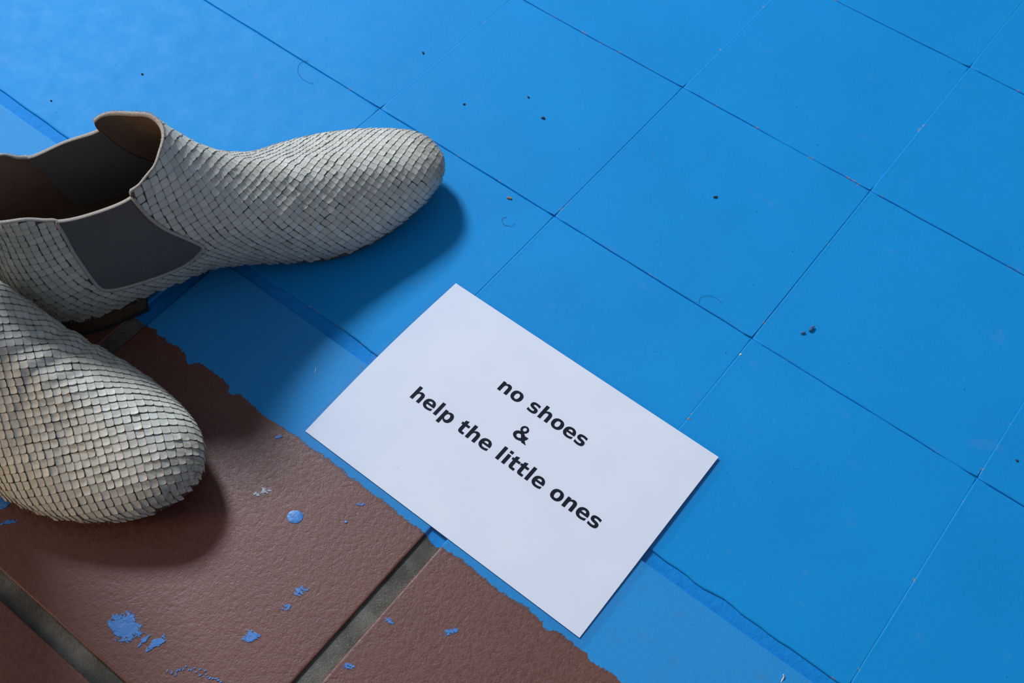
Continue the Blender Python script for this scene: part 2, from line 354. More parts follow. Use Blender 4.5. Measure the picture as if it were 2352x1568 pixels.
def creases(P):
    """flex folds across the ball of the foot and slack folds at the ankle (metres along the normal)"""
    x, y, z = P[..., 0] * 100, P[..., 1] * 100, P[..., 2] * 100
    w = np.exp(-((x - 18.6) / 2.3) ** 2) * np.clip((z - 1.6) / 2.0, 0, 1)
    xx = x + 0.35 * np.sin(1.1 * y + 0.6) + 0.12 * np.sin(2.9 * y)
    side = 0.35 + 0.65 * np.clip(-np.sin(0.55 * (y - 1.0)), -0.3, 1)
    c = 1.15 * w * side * (np.sin(4.2 * (xx - 18.0)) + 0.22 * np.sin(7.9 * xx + 0.8 * y))
    c += 0.5 * np.exp(-((x - 13.2) / 1.6) ** 2) * np.sin(3.3 * x + 0.8 * z) * np.clip((z - 5) / 2, 0, 1) * np.clip(1 - abs(y) / 3.2, 0, 1)
    c += 0.34 * np.sin(1.7 * x + 2.0 * np.sin(0.9 * y)) * np.sin(1.9 * z + 0.7 * y) * np.clip((x - 8) / 5, 0, 1) * np.clip((25 - x) / 4, 0, 1)
    return c * 0.001
def frame(th, t):
    e = 0.02
    du = surf0(th + e, t) - surf0(th - e, t); dv = surf0(th, t + e) - surf0(th, t - e)
    n = np.cross(dv, du); n /= np.linalg.norm(n, axis=-1, keepdims=True) + 1e-12
    return n
def surf(th, t, off=0.0, fold=True):
    th, t = np.broadcast_arrays(np.asarray(th, float), np.asarray(t, float))
    P = surf0(th, t); n = frame(th, np.clip(t, 0.03, 6.97))
    d = np.asarray(off, float) - 0.0006 + (creases(P) if fold else 0.0)
    return P + n * (d[..., None] if np.ndim(d) else d)
# orientation check: normals must point away from the boot
_s = surf0(np.array([15.0]), np.array([3.0])); _n = frame(np.array([15.0]), np.array([3.0]))
FLIP = 1.0 if _n[0, 1] < 0 else -1.0
if FLIP < 0:
    _f = frame
    def frame(th, t): return -_f(th, t)

GORE = np.array([(17.03, 7.3), (17.15, 5.3), (17.2, 3.8), (17.24, 2.5), (17.14, 2.0), (16.6, 1.82), (15.6, 1.80), (15.2, 2.3), (14.78, 3.2), (14.72, 3.5), (14.80, 4.3), (14.96, 5.0), (15.04, 6.0), (14.93, 7.3)])
GORE2 = GORE.copy(); GORE2[:, 0] = 20 - GORE2[:, 0]; GORE2 = GORE2[::-1]
def inside(poly, x, y):
    r = np.zeros(x.shape, bool); n = len(poly)
    for i in range(n):
        (x0, y0), (x1, y1) = poly[i], poly[(i + 1) % n]
        if y0 == y1: continue
        c = ((y0 > y) != (y1 > y)) & (x < (x1 - x0) * (y - y0) / (y1 - y0) + x0); r ^= c
    return r
def smooth_poly(p, n=90):
    """dense closed-side outline (bottom and sides of the gore, open at the collar)"""
    q = p.copy()
    for _ in range(3):
        a, b = q[:-1], q[1:]; o = np.empty((2 * len(a), 2)); o[0::2] = 0.75 * a + 0.25 * b; o[1::2] = 0.25 * a + 0.75 * b; q = np.vstack([q[:1], o, q[-1:]])
    d = np.r_[0, np.cumsum(np.linalg.norm(np.diff(q, axis=0), axis=1))]; s = np.linspace(0, d[-1], n)
    return np.column_stack([np.interp(s, d, q[:, 0]), np.interp(s, d, q[:, 1])])
GOREL = [smooth_poly(GORE), smooth_poly(GORE2)]
for q in GOREL: q[:, 1] = np.minimum(q[:, 1], 7.0)

def TOP(th):
    th = np.mod(np.asarray(th, float), 20); T = np.full(th.shape, 7.0)
    for c, sgn, amp, wd in ((5.0, 1, 0.52, 0.75), (15.0, -1, 0.26, 0.55), (3.0, -1, 0.10, 0.3), (17.0, 1, 0.10, 0.3)):
        d = (th - c) * sgn; T = T + np.where(d > 0, amp * np.exp(-(d / wd) ** 2) * np.clip(d / 0.16, 0, 1) ** 0.5, 0)
    return T
def mat_scale():
    t = NT('snakeskin_scale'); P = t.obj(); tint, edge, dirt = t.attr('tint'), t.attr('edge'), t.attr('dirt')
    col = t.mix(tint, (0.505, 0.485, 0.390), (0.645, 0.625, 0.515))
    n = t.noise(P, 700.0, 3.0, 0.65); big = t.noise(P, 22.0, 3.0, 0.6)
    col = t.mix(t.ramp(big, 0.50, 0.72, 0.0, 0.40), col, (0.44, 0.39, 0.29))
    col = t.mix(t.math('MULTIPLY', edge, t.ramp(n, 0.30, 0.62, 0.35, 0.95)), col, (0.30, 0.235, 0.160))
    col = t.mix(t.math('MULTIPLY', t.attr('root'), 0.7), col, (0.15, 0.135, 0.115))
    col = t.mix(t.math('MULTIPLY', dirt, t.ramp(t.noise(P, 240.0, 4.0, 0.7), 0.38, 0.60, 0.15, 0.85)), col, (0.20, 0.155, 0.105))
    nb = t.bump(t.noise(t.scale(P, (300.0, 900.0, 900.0)), 1.0, 3.0, 0.6), 0.5, 0.0003)
    return t.done(col, t.ramp(n, 0.3, 0.7, 0.42, 0.60), nb, 0.45)
def mat_simple(name, col, col2, rough, sc, bump=0.3, dist=0.0004, spec=0.4):
    t = NT(name); P = t.obj(); n = t.noise(P, sc, 4.0, 0.65)
    return t.done(t.mix(t.ramp(n, 0.3, 0.7), col, col2), rough, t.bump(t.noise(P, sc * 2.2, 3.0, 0.6), bump, dist), spec)
def mat_elastic(k=1.0):
    t = NT('ribbed_elastic'); u = t.attr('rib_u'); v = t.attr('rib_v')
    a = t.math('SINE', t.math('MULTIPLY', u, 2 * math.pi / 0.00085)); b = t.math('SINE', t.math('MULTIPLY', v, 2 * math.pi / 0.0011))
    w = t.math('ADD', t.math('MULTIPLY', a, 0.35), t.math('MULTIPLY', t.math('MULTIPLY', a, b), 0.3)); w = t.math('ADD', w, 0.5)
    n = t.noise(t.obj(), 45.0, 3.0)
    col = t.mix(t.ramp(w, 0.1, 0.9), (0.085 * k, 0.080 * k, 0.073 * k), (0.165 * k, 0.156 * k, 0.140 * k)); col = t.mix(t.ramp(n, 0.35, 0.7, 0.0, 0.35), col, (0.15 * k, 0.14 * k, 0.12 * k))
    return t.done(col, 0.8, t.bump(w, 0.8, 0.0003), 0.25)
M_SCALE = mat_scale()
M_SKIN = mat_simple('snakeskin_between_scales', (0.17, 0.155, 0.13), (0.26, 0.24, 0.20), 0.7, 300.0)
M_LINING = mat_simple('brown_lining_leather', (0.15, 0.096, 0.058), (0.20, 0.13, 0.08), 0.5, 130.0, 0.35, 0.0005)
M_INSOLE = mat_simple('insole_leather', (0.17, 0.10, 0.055), (0.24, 0.15, 0.085), 0.5, 70.0, 0.5, 0.0008)
M_EDGE = mat_simple('raw_leather_edge', (0.36, 0.31, 0.25), (0.50, 0.45, 0.38), 0.9, 900.0, 0.8, 0.0005)
M_SOLE = mat_simple('sole_leather', (0.05, 0.036, 0.025), (0.10, 0.072, 0.048), 0.6, 180.0, 0.4, 0.0005)
M_HEEL = mat_simple('stacked_heel_leather', (0.075, 0.042, 0.022), (0.12, 0.07, 0.035), 0.5, 260.0, 0.4, 0.0004)
M_RUBBER = mat_simple('black_heel_rubber', (0.018, 0.018, 0.018), (0.03, 0.03, 0.03), 0.6, 200.0)
M_ELASTIC = mat_elastic(); M_ELASTIC_IN = mat_elastic(1.25)  # inner copy lightened in colour to offset the dim boot interior
M_THREAD = mat_simple('stitch_thread', (0.30, 0.27, 0.21), (0.40, 0.36, 0.30), 0.8, 800.0)

def grid_faces(nu, nv, wrap=False):
    i = np.arange(nu if wrap else nu - 1)[:, None]; j = np.arange(nv - 1)[None, :]; i2 = (i + 1) % nu
    return np.stack([i * nv + j, i * nv + j + 1, i2 * nv + j + 1, i2 * nv + j], -1).reshape(-1, 4)
def tube(path, rad, sides=6, nrm=None, closed=False):
    path = np.asarray(path, float); n = len(path)
    tg = np.gradient(path, axis=0); tg /= np.linalg.norm(tg, axis=1, keepdims=True) + 1e-12
    a = np.cross(tg, nrm if nrm is not None else np.array([0.1, 0.2, 1.0])); a /= np.linalg.norm(a, axis=1, keepdims=True) + 1e-12
    b = np.cross(tg, a); ph = np.linspace(0, 2 * np.pi, sides, endpoint=False)
    rad = np.broadcast_to(rad, n)
    v = path[:, None] + rad[:, None, None] * (np.cos(ph)[None, :, None] * a[:, None] + np.sin(ph)[None, :, None] * b[:, None])
    f = [(i * sides + j, i * sides + (j + 1) % sides, (i + 1) * sides + (j + 1) % sides, (i + 1) * sides + j) for i in range(n - 1) for j in range(sides)]
    f += [tuple(range(sides))[::-1], tuple((n - 1) * sides + j for j in range(sides))]
    return v.reshape(-1, 3), f
class Acc:
    def __init__(s): s.v, s.f, s.n = [], [], 0
    def add(s, v, f): s.v.append(np.asarray(v)); s.f += [tuple(int(q) + s.n for q in ff) for ff in f]; s.n += len(v)
    def out(s): return np.concatenate(s.v), s.f

# --- a pattern plan for the scales: two coordinates over the upper whose gradients follow the run of the hide
# (towards the toe on the foot, turning downwards on the shaft), found by least squares
NU, NV = 97, 25
TH, TT = np.meshgrid(np.linspace(0, 20, NU), np.linspace(0, 7, NV), indexing='ij')
FV = surf(TH, TT, fold=False).reshape(-1, 3); FF = grid_faces(NU, NV)
FN = frame(TH, np.clip(TT, .05, 6.95)).reshape(-1, 3)
tri = np.concatenate([FF[:, [0, 1, 2]], FF[:, [0, 2, 3]]])
T3 = FV[tri]; tn = FN[tri].mean(1); tn /= np.linalg.norm(tn, axis=1, keepdims=True); tc = T3.mean(1)
kz = 0.18 + 0.85 * np.clip((tc[:, 2] - 0.045) / 0.065, 0, 1)
fd = np.column_stack([np.ones(len(tc)), np.zeros(len(tc)), -kz]); fd -= (fd * tn).sum(1, keepdims=True) * tn; fd /= np.linalg.norm(fd, axis=1, keepdims=True)
fe = np.cross(tn, fd)
ar = 0.5 * np.linalg.norm(np.cross(T3[:, 1] - T3[:, 0], T3[:, 2] - T3[:, 0]), axis=1)
gn = np.cross(T3[:, 1] - T3[:, 0], T3[:, 2] - T3[:, 0]); gn /= np.linalg.norm(gn, axis=1, keepdims=True)
G = np.stack([np.cross(gn, T3[:, (k_ + 2) % 3] - T3[:, (k_ + 1) % 3]) / (2 * ar)[:, None] for k_ in range(3)], 1)   # gradient of each corner's hat function
nvt = len(FV); LM = np.zeros((nvt, nvt)); rhs = np.zeros((nvt, 2))
for a_ in range(3):
    np.add.at(rhs, tri[:, a_], ar[:, None] * np.stack([(G[:, a_] * fd).sum(1), (G[:, a_] * fe).sum(1)], 1))
    for c_ in range(3): np.add.at(LM, (tri[:, a_], tri[:, c_]), ar * (G[:, a_] * G[:, c_]).sum(1))
LM += np.eye(nvt) * 1e-9
UV = np.linalg.solve(LM, rhs); UVg = UV.reshape(NU, NV, 2)
UV = UV - UVg[NU // 2, NV // 2]; UVg = UV.reshape(NU, NV, 2)
# d(th,t)/d(uv) per grid vertex
gu = np.gradient(UVg, 20 / (NU - 1), axis=0); gv = np.gradient(UVg, 7 / (NV - 1), axis=1)
det = gu[..., 0] * gv[..., 1] - gu[..., 1] * gv[..., 0]; dsg = np.sign(np.median(det)); det = dsg * np.maximum(dsg * det, 0.15 * np.median(abs(det)))
JI = np.stack([np.stack([gv[..., 1], -gv[..., 0]], -1), np.stack([-gu[..., 1], gu[..., 0]], -1)], -2) / det[..., None, None]   # rows: dth, dt
JIf = JI.reshape(-1, 2, 2); PAR = np.stack([TH, TT], -1).reshape(-1, 2)

PITCH = 0.0049
ca, sa = math.cos(math.radians(42)), math.sin(math.radians(42)); E1 = np.array([ca, sa]) * PITCH; E2 = np.array([ca, -sa]) * PITCH
lo, hi = UV.min(0), UV.max(0); R_ = int(max(np.abs(lo).max(), np.abs(hi).max()) / PITCH * 1.5) + 3
I, J = np.meshgrid(np.arange(-R_, R_), np.arange(-R_, R_), indexing='ij')
CEN = (I.ravel()[:, None] + 0.5) * E1 + (J.ravel()[:, None] + 0.5) * E2
ok = ((CEN > lo - 0.003) & (CEN < hi + 0.003)).all(1); CEN = CEN[ok]
CEN = CEN + rng.normal(0, 0.00016, CEN.shape)
# locate every centre on the flat pattern
tp = UV[tri]; tA, tB, tC = tp[:, 0], tp[:, 1], tp[:, 2]
dd = (tB[:, 0] - tA[:, 0]) * (tC[:, 1] - tA[:, 1]) - (tB[:, 1] - tA[:, 1]) * (tC[:, 0] - tA[:, 0])
hit = np.full(len(CEN), -1); BW = np.zeros((len(CEN), 3))
for s in range(0, len(CEN), 256):
    q = CEN[s:s + 256]
    d1 = (q[:, None, 0] - tA[None, :, 0]); d2 = (q[:, None, 1] - tA[None, :, 1])
    l1 = (d1 * (tC[:, 1] - tA[:, 1]) - d2 * (tC[:, 0] - tA[:, 0])) / dd
    l2 = ((tB[:, 0] - tA[:, 0]) * d2 - (tB[:, 1] - tA[:, 1]) * d1) / dd
    m_ = np.minimum(np.minimum(l1, l2), 1 - l1 - l2); b_ = m_.argmax(1); r_ = np.arange(len(q)); good = m_[r_, b_] > -1e-6
    hit[s:s + 256] = np.where(good, b_, -1)
    BW[s:s + 256] = np.stack([1 - l1[r_, b_] - l2[r_, b_], l1[r_, b_], l2[r_, b_]], 1)
sel = hit >= 0; CEN, hit, BW = CEN[sel], hit[sel], BW[sel]
vt = tri[hit]; CP = (PAR[vt] * BW[..., None]).sum(1); CJ = (JIf[vt] * BW[..., None, None]).sum(1)
keep = ~(inside(GORE, CP[:, 0], CP[:, 1]) | inside(GORE2, CP[:, 0], CP[:, 1]))
CP, CJ = CP[keep], CJ[keep]
NS = len(CP)
# one scale: a rounded lozenge, base tucked down, free tip lifted towards the toe
gs = np.array([-1.0, -0.82, -0.1, 0.72, 1.0]); ga_, gb_ = np.meshgrid(gs, gs, indexing='ij')
pull = 0.21 * (np.clip(ga_, 0, 1) * np.clip(gb_, 0, 1)) ** 2; pl2 = 0.10 * (np.clip(-ga_, 0, 1) * np.clip(gb_, 0, 1)) ** 2; pl3 = 0.10 * (np.clip(ga_, 0, 1) * np.clip(-gb_, 0, 1)) ** 2
ra = np.where(ga_ < 0, ga_ * 1.10, ga_ * 0.96) - pull + pl2 - pl3; rb = np.where(gb_ < 0, gb_ * 1.10, gb_ * 0.96) - pull - pl2 + pl3
loc_p = np.stack([ra, rb], -1).reshape(-1, 2) * 0.5
tipw = ((ga_ + gb_) / 2).ravel()                       # -1 base .. +1 tip
rimm = (np.maximum(abs(ga_), abs(gb_)) > 0.99).ravel()
free = (np.maximum(ga_, gb_) > 0.99).ravel()           # the two free edges
NP, NR = 25, 16
ringi = [0, 1, 2, 3, 4, 9, 14, 19, 24, 23, 22, 21, 20, 15, 10, 5]
qf = [(i * 5 + j, (i + 1) * 5 + j, (i + 1) * 5 + j + 1, i * 5 + j + 1) for i in range(4) for j in range(4)]
sf = [(NP + a, NP + (a + 1) % NR, NP + NR + (a + 1) % NR, NP + NR + a) for a in range(NR)]
lift = 0.00038 + 0.00030 * rng.random(NS) + np.where(rng.random(NS) < 0.16, 0.0006 * rng.random(NS), 0); skew = rng.normal(0, 0.05, (NS, 2)); siz = 1 + rng.normal(0, 0.035, NS)
offp = loc_p[None] * siz[:, None, None]
uvoff = offp[..., :1] * E1 + offp[..., 1:] * E2                    # NS,25,2
hgt = 0.00008 + lift[:, None] * np.clip((tipw + 1) / 2, 0, 1)[None] ** 1.4 + 0.00006 * (1 - rimm)[None] + (0.00028 * rng.random((NS, 1)) + 0.00008) * free[None] + (skew[:, None, :] * loc_p[None]).sum(-1) * 0.001
curl = np.where(rng.random(NS) < 0.35, rng.random(NS), 0.0); hgt[:, 24] += 0.0007 * curl; hgt[:, [19, 23]] += 0.00025 * curl[:, None]
par = CP[:, None, :] + np.einsum('kij,knj->kni', CJ, uvoff)
for _ in range(4):
    ins = inside(GORE, par[..., 0], par[..., 1]) | inside(GORE2, par[..., 0], par[..., 1])
    par = np.where(ins[..., None], CP[:, None, :] + (par - CP[:, None, :]) * 0.62, par)
par[..., 1] = np.clip(par[..., 1], -0.22, TOP(par[..., 0]))
sk_p = CP[:, None, :] + (par[:, ringi] - CP[:, None, :]) * 0.985
top_v = surf(par[..., 0], par[..., 1], hgt); sk_v = surf(sk_p[..., 0], sk_p[..., 1], np.full(sk_p.shape[:2], -0.0014))
SV = np.concatenate([top_v, top_v[:, ringi], sk_v], 1)             # NS,57,3
wind = np.cross(SV[:, 10] - SV[:, 0], SV[:, 2] - SV[:, 0]); nn0 = frame(CP[:, 0], np.clip(CP[:, 1], .05, 6.95))
SF_ = qf + sf
if ((wind * nn0).sum(1) < 0).mean() > 0.5: SF_ = [f[::-1] for f in SF_]
TINT = np.repeat(np.clip(0.5 + rng.normal(0, 0.28, NS), 0, 1)[:, None], NP + 2 * NR, 1)
EDG = np.concatenate([np.where(free, 1.0, 0.0), np.full(NR, 0.8), np.full(NR, 0.8)])[None].repeat(NS, 0)
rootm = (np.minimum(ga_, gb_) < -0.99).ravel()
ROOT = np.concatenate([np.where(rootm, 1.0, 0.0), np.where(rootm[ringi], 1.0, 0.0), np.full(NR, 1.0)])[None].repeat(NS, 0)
xs, zs = SV[:, :, 0], SV[:, :, 2]
DIRT = np.clip((xs - 0.262) / 0.022, 0, 1) * np.clip((zs - 0.018) / 0.01, 0.2, 1) + 0.8 * np.clip((0.018 - zs) / 0.012, 0, 1)
DIRT = np.clip(DIRT, 0, 1)
AREA = np.linalg.norm(np.cross(SV[:, 20] - SV[:, 4], SV[:, 24] - SV[:, 0]), axis=1) / 2

def build_boot(name, loc, rz, mir, label, group):
    root = empty(name, loc, rz); tag(root, label, 'boot', group)
    K = np.array([1.0, mir, 1.0])
    fl = (lambda F: [tuple(f)[::-1] for f in F]) if mir < 0 else (lambda F: [tuple(f) for f in F])
    def part(nm, v, f, mat, parent=root, smooth=True): return mesh_obj(nm, np.asarray(v) * K, fl(f), mat, parent, smooth)
    # --- upper (skin under the scales)
    nu, nv = 200, 40
    ths = np.unique(np.r_[np.linspace(0, 20, nu, endpoint=False), *[c + s_ * np.array([0, .012, .024, .036, .06, .09]) for c, s_ in ((5, 1), (15, -1), (3, -1), (17, 1))]]); nu = len(ths)
    th, tt = np.meshgrid(ths, np.linspace(0, 7, nv), indexing='ij'); tt = tt + (TOP(th) - 7.0) * np.clip((tt - 5.0) / 2.0, 0, 1)
    gf = grid_faces(nu, nv, True)
    upper = part('upper', surf(th, tt, -0.0012).reshape(-1, 3), gf, M_SKIN); upper['label'] = 'pale snakeskin upper'
    # --- lining and insole
    part('lining', surf(th, tt, -0.0021).reshape(-1, 3), [f[::-1] for f in gf.tolist()], M_LINING)['label'] = 'brown leather lining'
    fr = surf(np.linspace(0, 20, 120, endpoint=False), 0.05, -0.0022, False); cen = fr.mean(0)
    iv = [cen * [1, 1, 0] + [0, 0, fr[:, 2].mean() + 0.002]]; rows = [np.array(iv)]
    cl = np.column_stack([np.linspace(0, 1, 5)])
    vs, fs = [], []
    for s_ in (0.0, 0.45, 0.8, 1.0):
        w = fr.copy(); cx = np.clip(fr[:, 0], 0.03, 0.26); cy = np.interp(cx, [0.03, 0.12, 0.20, 0.26], [-0.001, 0.009, 0.0125, 0.012])
        w[:, 0] = cx + (fr[:, 0] - cx) * s_; w[:, 1] = cy + (fr[:, 1] - cy) * s_; w[:, 2] += 0.002 - 0.0015 * (1 - s_); vs.append(w)
    vs = np.array(vs).transpose(1, 0, 2).reshape(-1, 3)
    part('insole', vs, grid_faces(120, 4, True)[:, ::-1].tolist(), M_INSOLE)['label'] = 'brown leather insole'
    # --- raw collar edge (leather stretches) and gores with their own top edge
    def rim(a0, a1, n, r0, mat, nm, parent, fuzzy):
        q = np.unique(np.r_[np.linspace(a0, a1, n), [c for c in (5.012, 5.024, 5.036, 5.06, 14.94, 14.964, 14.976, 14.988) if a0 < c < a1]]); n = len(q); mid = (surf(q, TOP(q), 0.0003) + surf(q, TOP(q), -0.0021)) / 2; nr = frame(q, np.full(n, 6.9))
        up = np.array([0, 0, 1.0]); ph = np.linspace(0, np.pi, 7)
        v = mid[:, None] + np.cos(ph)[None, :, None] * nr[:, None] * 0.0014 + np.sin(ph)[None, :, None] * up * r0
        o = part(nm, v.reshape(-1, 3), grid_faces(n, 7)[:, ::-1].tolist() if FLIP > 0 else grid_faces(n, 7).tolist(), mat, parent); return o
    rim(5.005, 14.995, 120, 0.0011, M_EDGE, 'collar_edge', root, True)['label'] = 'raw pale leather collar edge'
    rim(17.0, 23.0, 80, 0.0011, M_EDGE, 'collar_edge', root, True)['label'] = 'raw pale leather collar edge'
    for g, (line, poly) in enumerate(zip(GOREL, (GORE, GORE2))):
        # gore panel: rows from the left outline to the right outline
        n1, n2 = 40, 40; h_ = len(line) // 2
        L, R = line[:h_], line[::-1][:h_]
        ii = np.linspace(0, h_ - 1, n1); Li = np.column_stack([np.interp(ii, np.arange(h_), L[:, k_]) for k_ in (0, 1)]); Ri = np.column_stack([np.interp(ii, np.arange(h_), R[:, k_]) for k_ in (0, 1)])
        w = np.linspace(0, 1, n2)[None, :, None]; pp = Li[:, None] * (1 - w) + Ri[:, None] * w
        pv = surf(pp[..., 0], pp[..., 1], 0.00035, False); nm_ = frame(pp[..., 0], np.clip(pp[..., 1], .05, 6.95))
        ff = grid_faces(n1, n2); tst = np.cross(pv[1, 0] - pv[0, 0], pv[0, 1] - pv[0, 0]) @ nm_[0, 0]
        if tst > 0: ff = ff[:, ::-1]
        o = part('elastic_gore', pv.reshape(-1, 3), ff.tolist(), M_ELASTIC); o['label'] = 'grey ribbed elastic side gore'
        du = np.r_[0, np.cumsum(np.linalg.norm(np.diff(pv[n1 // 2], axis=0), axis=1))]; dv = np.r_[0, np.cumsum(np.linalg.norm(np.diff(pv[:, n2 // 2], axis=0), axis=1))]
        attr(o, 'rib_u', np.tile(du, n1)); attr(o, 'rib_v', np.repeat(dv, n2))
        pi_ = surf(pp[..., 0], pp[..., 1], -0.0027, False)
        o2 = part('elastic_gore_inside', pi_.reshape(-1, 3), ff[:, ::-1].tolist(), M_ELASTIC_IN, o); attr(o2, 'rib_u', np.tile(du, n1)); attr(o2, 'rib_v', np.repeat(dv, n2))
        # raised leather border round the gore and its stitches
        e3 = surf(line[:, 0], line[:, 1], 0.0006, False); nr = frame(line[:, 0], np.clip(line[:, 1], .05, 6.95))
        v, f = tube(e3, 0.00115, 6, nr); part('gore_border', v, f, M_EDGE, o)
        out = (line - line.mean(0)); out /= np.linalg.norm(out, axis=1, keepdims=True)
        st = Acc(); d_ = np.r_[0, np.cumsum(np.linalg.norm(np.diff(e3, axis=0), axis=1))]
        for s_ in np.arange(0.003, d_[-1] - 0.003, 0.0026):
            seg = np.array([[np.interp(s_ + k_ * 0.0017, d_, line[:, 0] + 0.055 * out[:, 0]), np.interp(s_ + k_ * 0.0017, d_, line[:, 1] + 0.13 * out[:, 1])] for k_ in (0, 0.5, 1)])
            if seg[:, 1].max() > 6.95: continue
            v, f = tube(surf(seg[:, 0], seg[:, 1], np.array([0.0007, 0.0012, 0.0007]), False), 0.0002, 4); st.add(v, f)
        v, f = st.out(); tag(part('stitching', v, f, M_THREAD, o), kind='stuff')
        a0, a1 = (15.0, 17.0) if g == 0 else (3.0, 5.0)
        rim(a0, a1, 40, 0.0006, M_EDGE, 'gore_top_edge', o, False)
    # --- frayed fibres along the cut edges
    fz = Acc()
    for a_ in np.r_[rng.uniform(5.1, 14.9, 900), rng.uniform(17.05, 22.95, 450)]:
        b0 = surf(np.array([a_]), TOP(np.array([a_])), rng.uniform(-0.0015, 0.0006), False)[0]; dr = frame(np.array([a_]), np.array([6.9]))[0] * rng.uniform(-0.2, 1) + np.array([0, 0, 1.2]) + rng.normal(0, 0.5, 3)
        dr /= np.linalg.norm(dr); le = rng.uniform(0.0006, 0.0017)
        v, f = tube([b0, b0 + dr * le * 0.6, b0 + dr * le + rng.normal(0, 0.0002, 3)], [0.00013, 0.0001, 0.00003], 3); fz.add(v, f)
    for a_ in rng.uniform(0, 20, 420):
        b0 = surf(np.array([a_]), np.array([0.05]), 0.0003, False)[0]; dr = frame(np.array([a_]), np.array([0.1]))[0] + np.array([0, 0, -0.8]) + rng.normal(0, 0.4, 3)
        dr /= np.linalg.norm(dr); le = rng.uniform(0.0006, 0.0018)
        v, f = tube([b0, b0 + dr * le], [0.00018, 0.00005], 3); fz.add(v, f)
    v, f = fz.out(); tag(part('frayed_fibres', v, f, M_EDGE, upper), kind='stuff')
    # --- sole: thin welt, tapered underside
    n = 160; q = np.linspace(0, 20, n, endpoint=False); F = surf0(q, np.zeros(n)); nr = frame(q, np.full(n, 0.1)); nr[:, 2] = 0; nr /= np.linalg.norm(nr, axis=1, keepdims=True)
    cx = np.clip(F[:, 0], 0.03, 0.26); cc = np.column_stack([cx, np.interp(cx, [0.03, 0.12, 0.20, 0.26], [-0.001, 0.009, 0.0125, 0.012]), 0 * cx])
    arch = np.interp(F[:, 0], [-0.01, 0.02, 0.06, 0.085, 0.15, 0.185], [-0.002, -0.002, -0.003, -0.0055, -0.0055, -0.0022])
    zs_ = F[:, 2]; bot = np.maximum(zs_ - 0.0066, 0.0)
    rings = []
    for off, dz in ((-0.004, 0.0006), (0.0004, 0.0002), (0.0010, -0.0006), (0.0010, -0.0032), (0.0002, -0.0042), (-0.0050, None)):
        w = F + nr * (off + arch)[:, None] if np.ndim(arch) else F; w[:, 2] = bot if dz is None else np.maximum(zs_ + dz, 0.0005); rings.append(w)
    w = cc + (F - cc) * 0.5; w[:, 2] = bot; rings.append(w); w = cc.copy(); w[:, 2] = bot; rings.append(w)
    sv = np.array(rings).transpose(1, 0, 2).reshape(-1, 3)
    part('sole', sv, grid_faces(n, len(rings), True).tolist() if FLIP > 0 else grid_faces(n, len(rings), True).tolist(), M_SOLE)['label'] = 'thin brown leather sole'
    # --- stacked heel
    hx = 0.0695; hb = F + nr * -0.0025; back = hb[(hb[:, 0] < hx)]
    ang = np.arctan2(back[:, 1] - 0.0, back[:, 0] - hx); back = back[np.argsort(np.where(ang < 0, ang + 2 * np.pi, ang))]
    def slab(nm, z0, z1, ins, mat, parent):
        c0 = np.array([back[:, 0].mean(), back[:, 1].mean()]); p2 = c0 + (back[:, :2] - c0) * (1 - ins); p2 = np.vstack([p2, [[hx - ins * 0.03, p2[-1, 1] * 0.35], [hx - ins * 0.03, p2[0, 1] * 0.35]]]) if True else p2
        m2 = len(p2); zt = np.interp(p2[:, 0], [0.005, 0.07], [0.0155, 0.0128])
        lo_ = z0 * zt / 0.0155; hi_ = z1 * zt / 0.0155
        v = np.vstack([np.column_stack([p2 * 1.0, lo_]), np.column_stack([c0 + (p2 - c0) * 1.004, (lo_ * 0.8 + hi_ * 0.2)]), np.column_stack([c0 + (p2 - c0) * 1.004, (lo_ * .2 + hi_ * .8)]), np.column_stack([p2, hi_])])
        f = [(k_ * m2 + i, k_ * m2 + (i + 1) % m2, (k_ + 1) * m2 + (i + 1) % m2, (k_ + 1) * m2 + i) for k_ in range(3) for i in range(m2)]
        f += [tuple(range(m2))[::-1], tuple(3 * m2 + i for i in range(m2))]
        return part(nm, v, f, mat, parent, False)
    heel = slab('heel', 0.0042, 0.0155, 0.02, M_HEEL, root); heel['label'] = 'low stacked brown leather heel'
    for z_ in (0.0078, 0.0114): slab('heel_lift', z_, z_ + 0.0033, 0.012, M_HEEL, heel)
    slab('heel_tip', 0.0, 0.0042, 0.01, M_RUBBER, heel)
    # --- scales: the 300 that show largest one by one, the rest joined
    cl_ = (Matrix.Rotation(-rz, 3, 'Z') @ (cam.location - Vector(loc))); cl_ = np.array(cl_) * K
    view = cl_ - SV[:, :25].mean(1); view /= np.linalg.norm(view, axis=1, keepdims=True) + 1e-9
    wpos = np.array([(Matrix.Rotation(rz, 3, 'Z') @ Vector(p)) + Vector(loc) for p in (SV[:, 12] * K)])
    dcm = (wpos - np.array(cam.location)) @ np.array(CAMROT); px = dcm[:, 0] / -dcm[:, 2]; py = dcm[:, 1] / -dcm[:, 2]
    infr = (abs(px) < 0.441) & (abs(py) < 0.294)
    score = AREA * np.clip((view * nn0).sum(1), 0, 1) * infr / (dcm[:, 2] ** 2); big = np.zeros(NS, bool); big[np.argsort(-score)[:300]] = True
    for s_ in np.where(big)[0]:
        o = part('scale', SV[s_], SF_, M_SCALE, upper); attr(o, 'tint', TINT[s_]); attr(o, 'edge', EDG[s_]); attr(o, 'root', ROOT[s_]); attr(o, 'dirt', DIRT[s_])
    rest = np.where(~big)[0]; base = np.array(SF_)
    fv = SV[rest].reshape(-1, 3); fc_ = (base[None] + (np.arange(len(rest)) * (NP + 2 * NR))[:, None, None]).reshape(-1, 4)
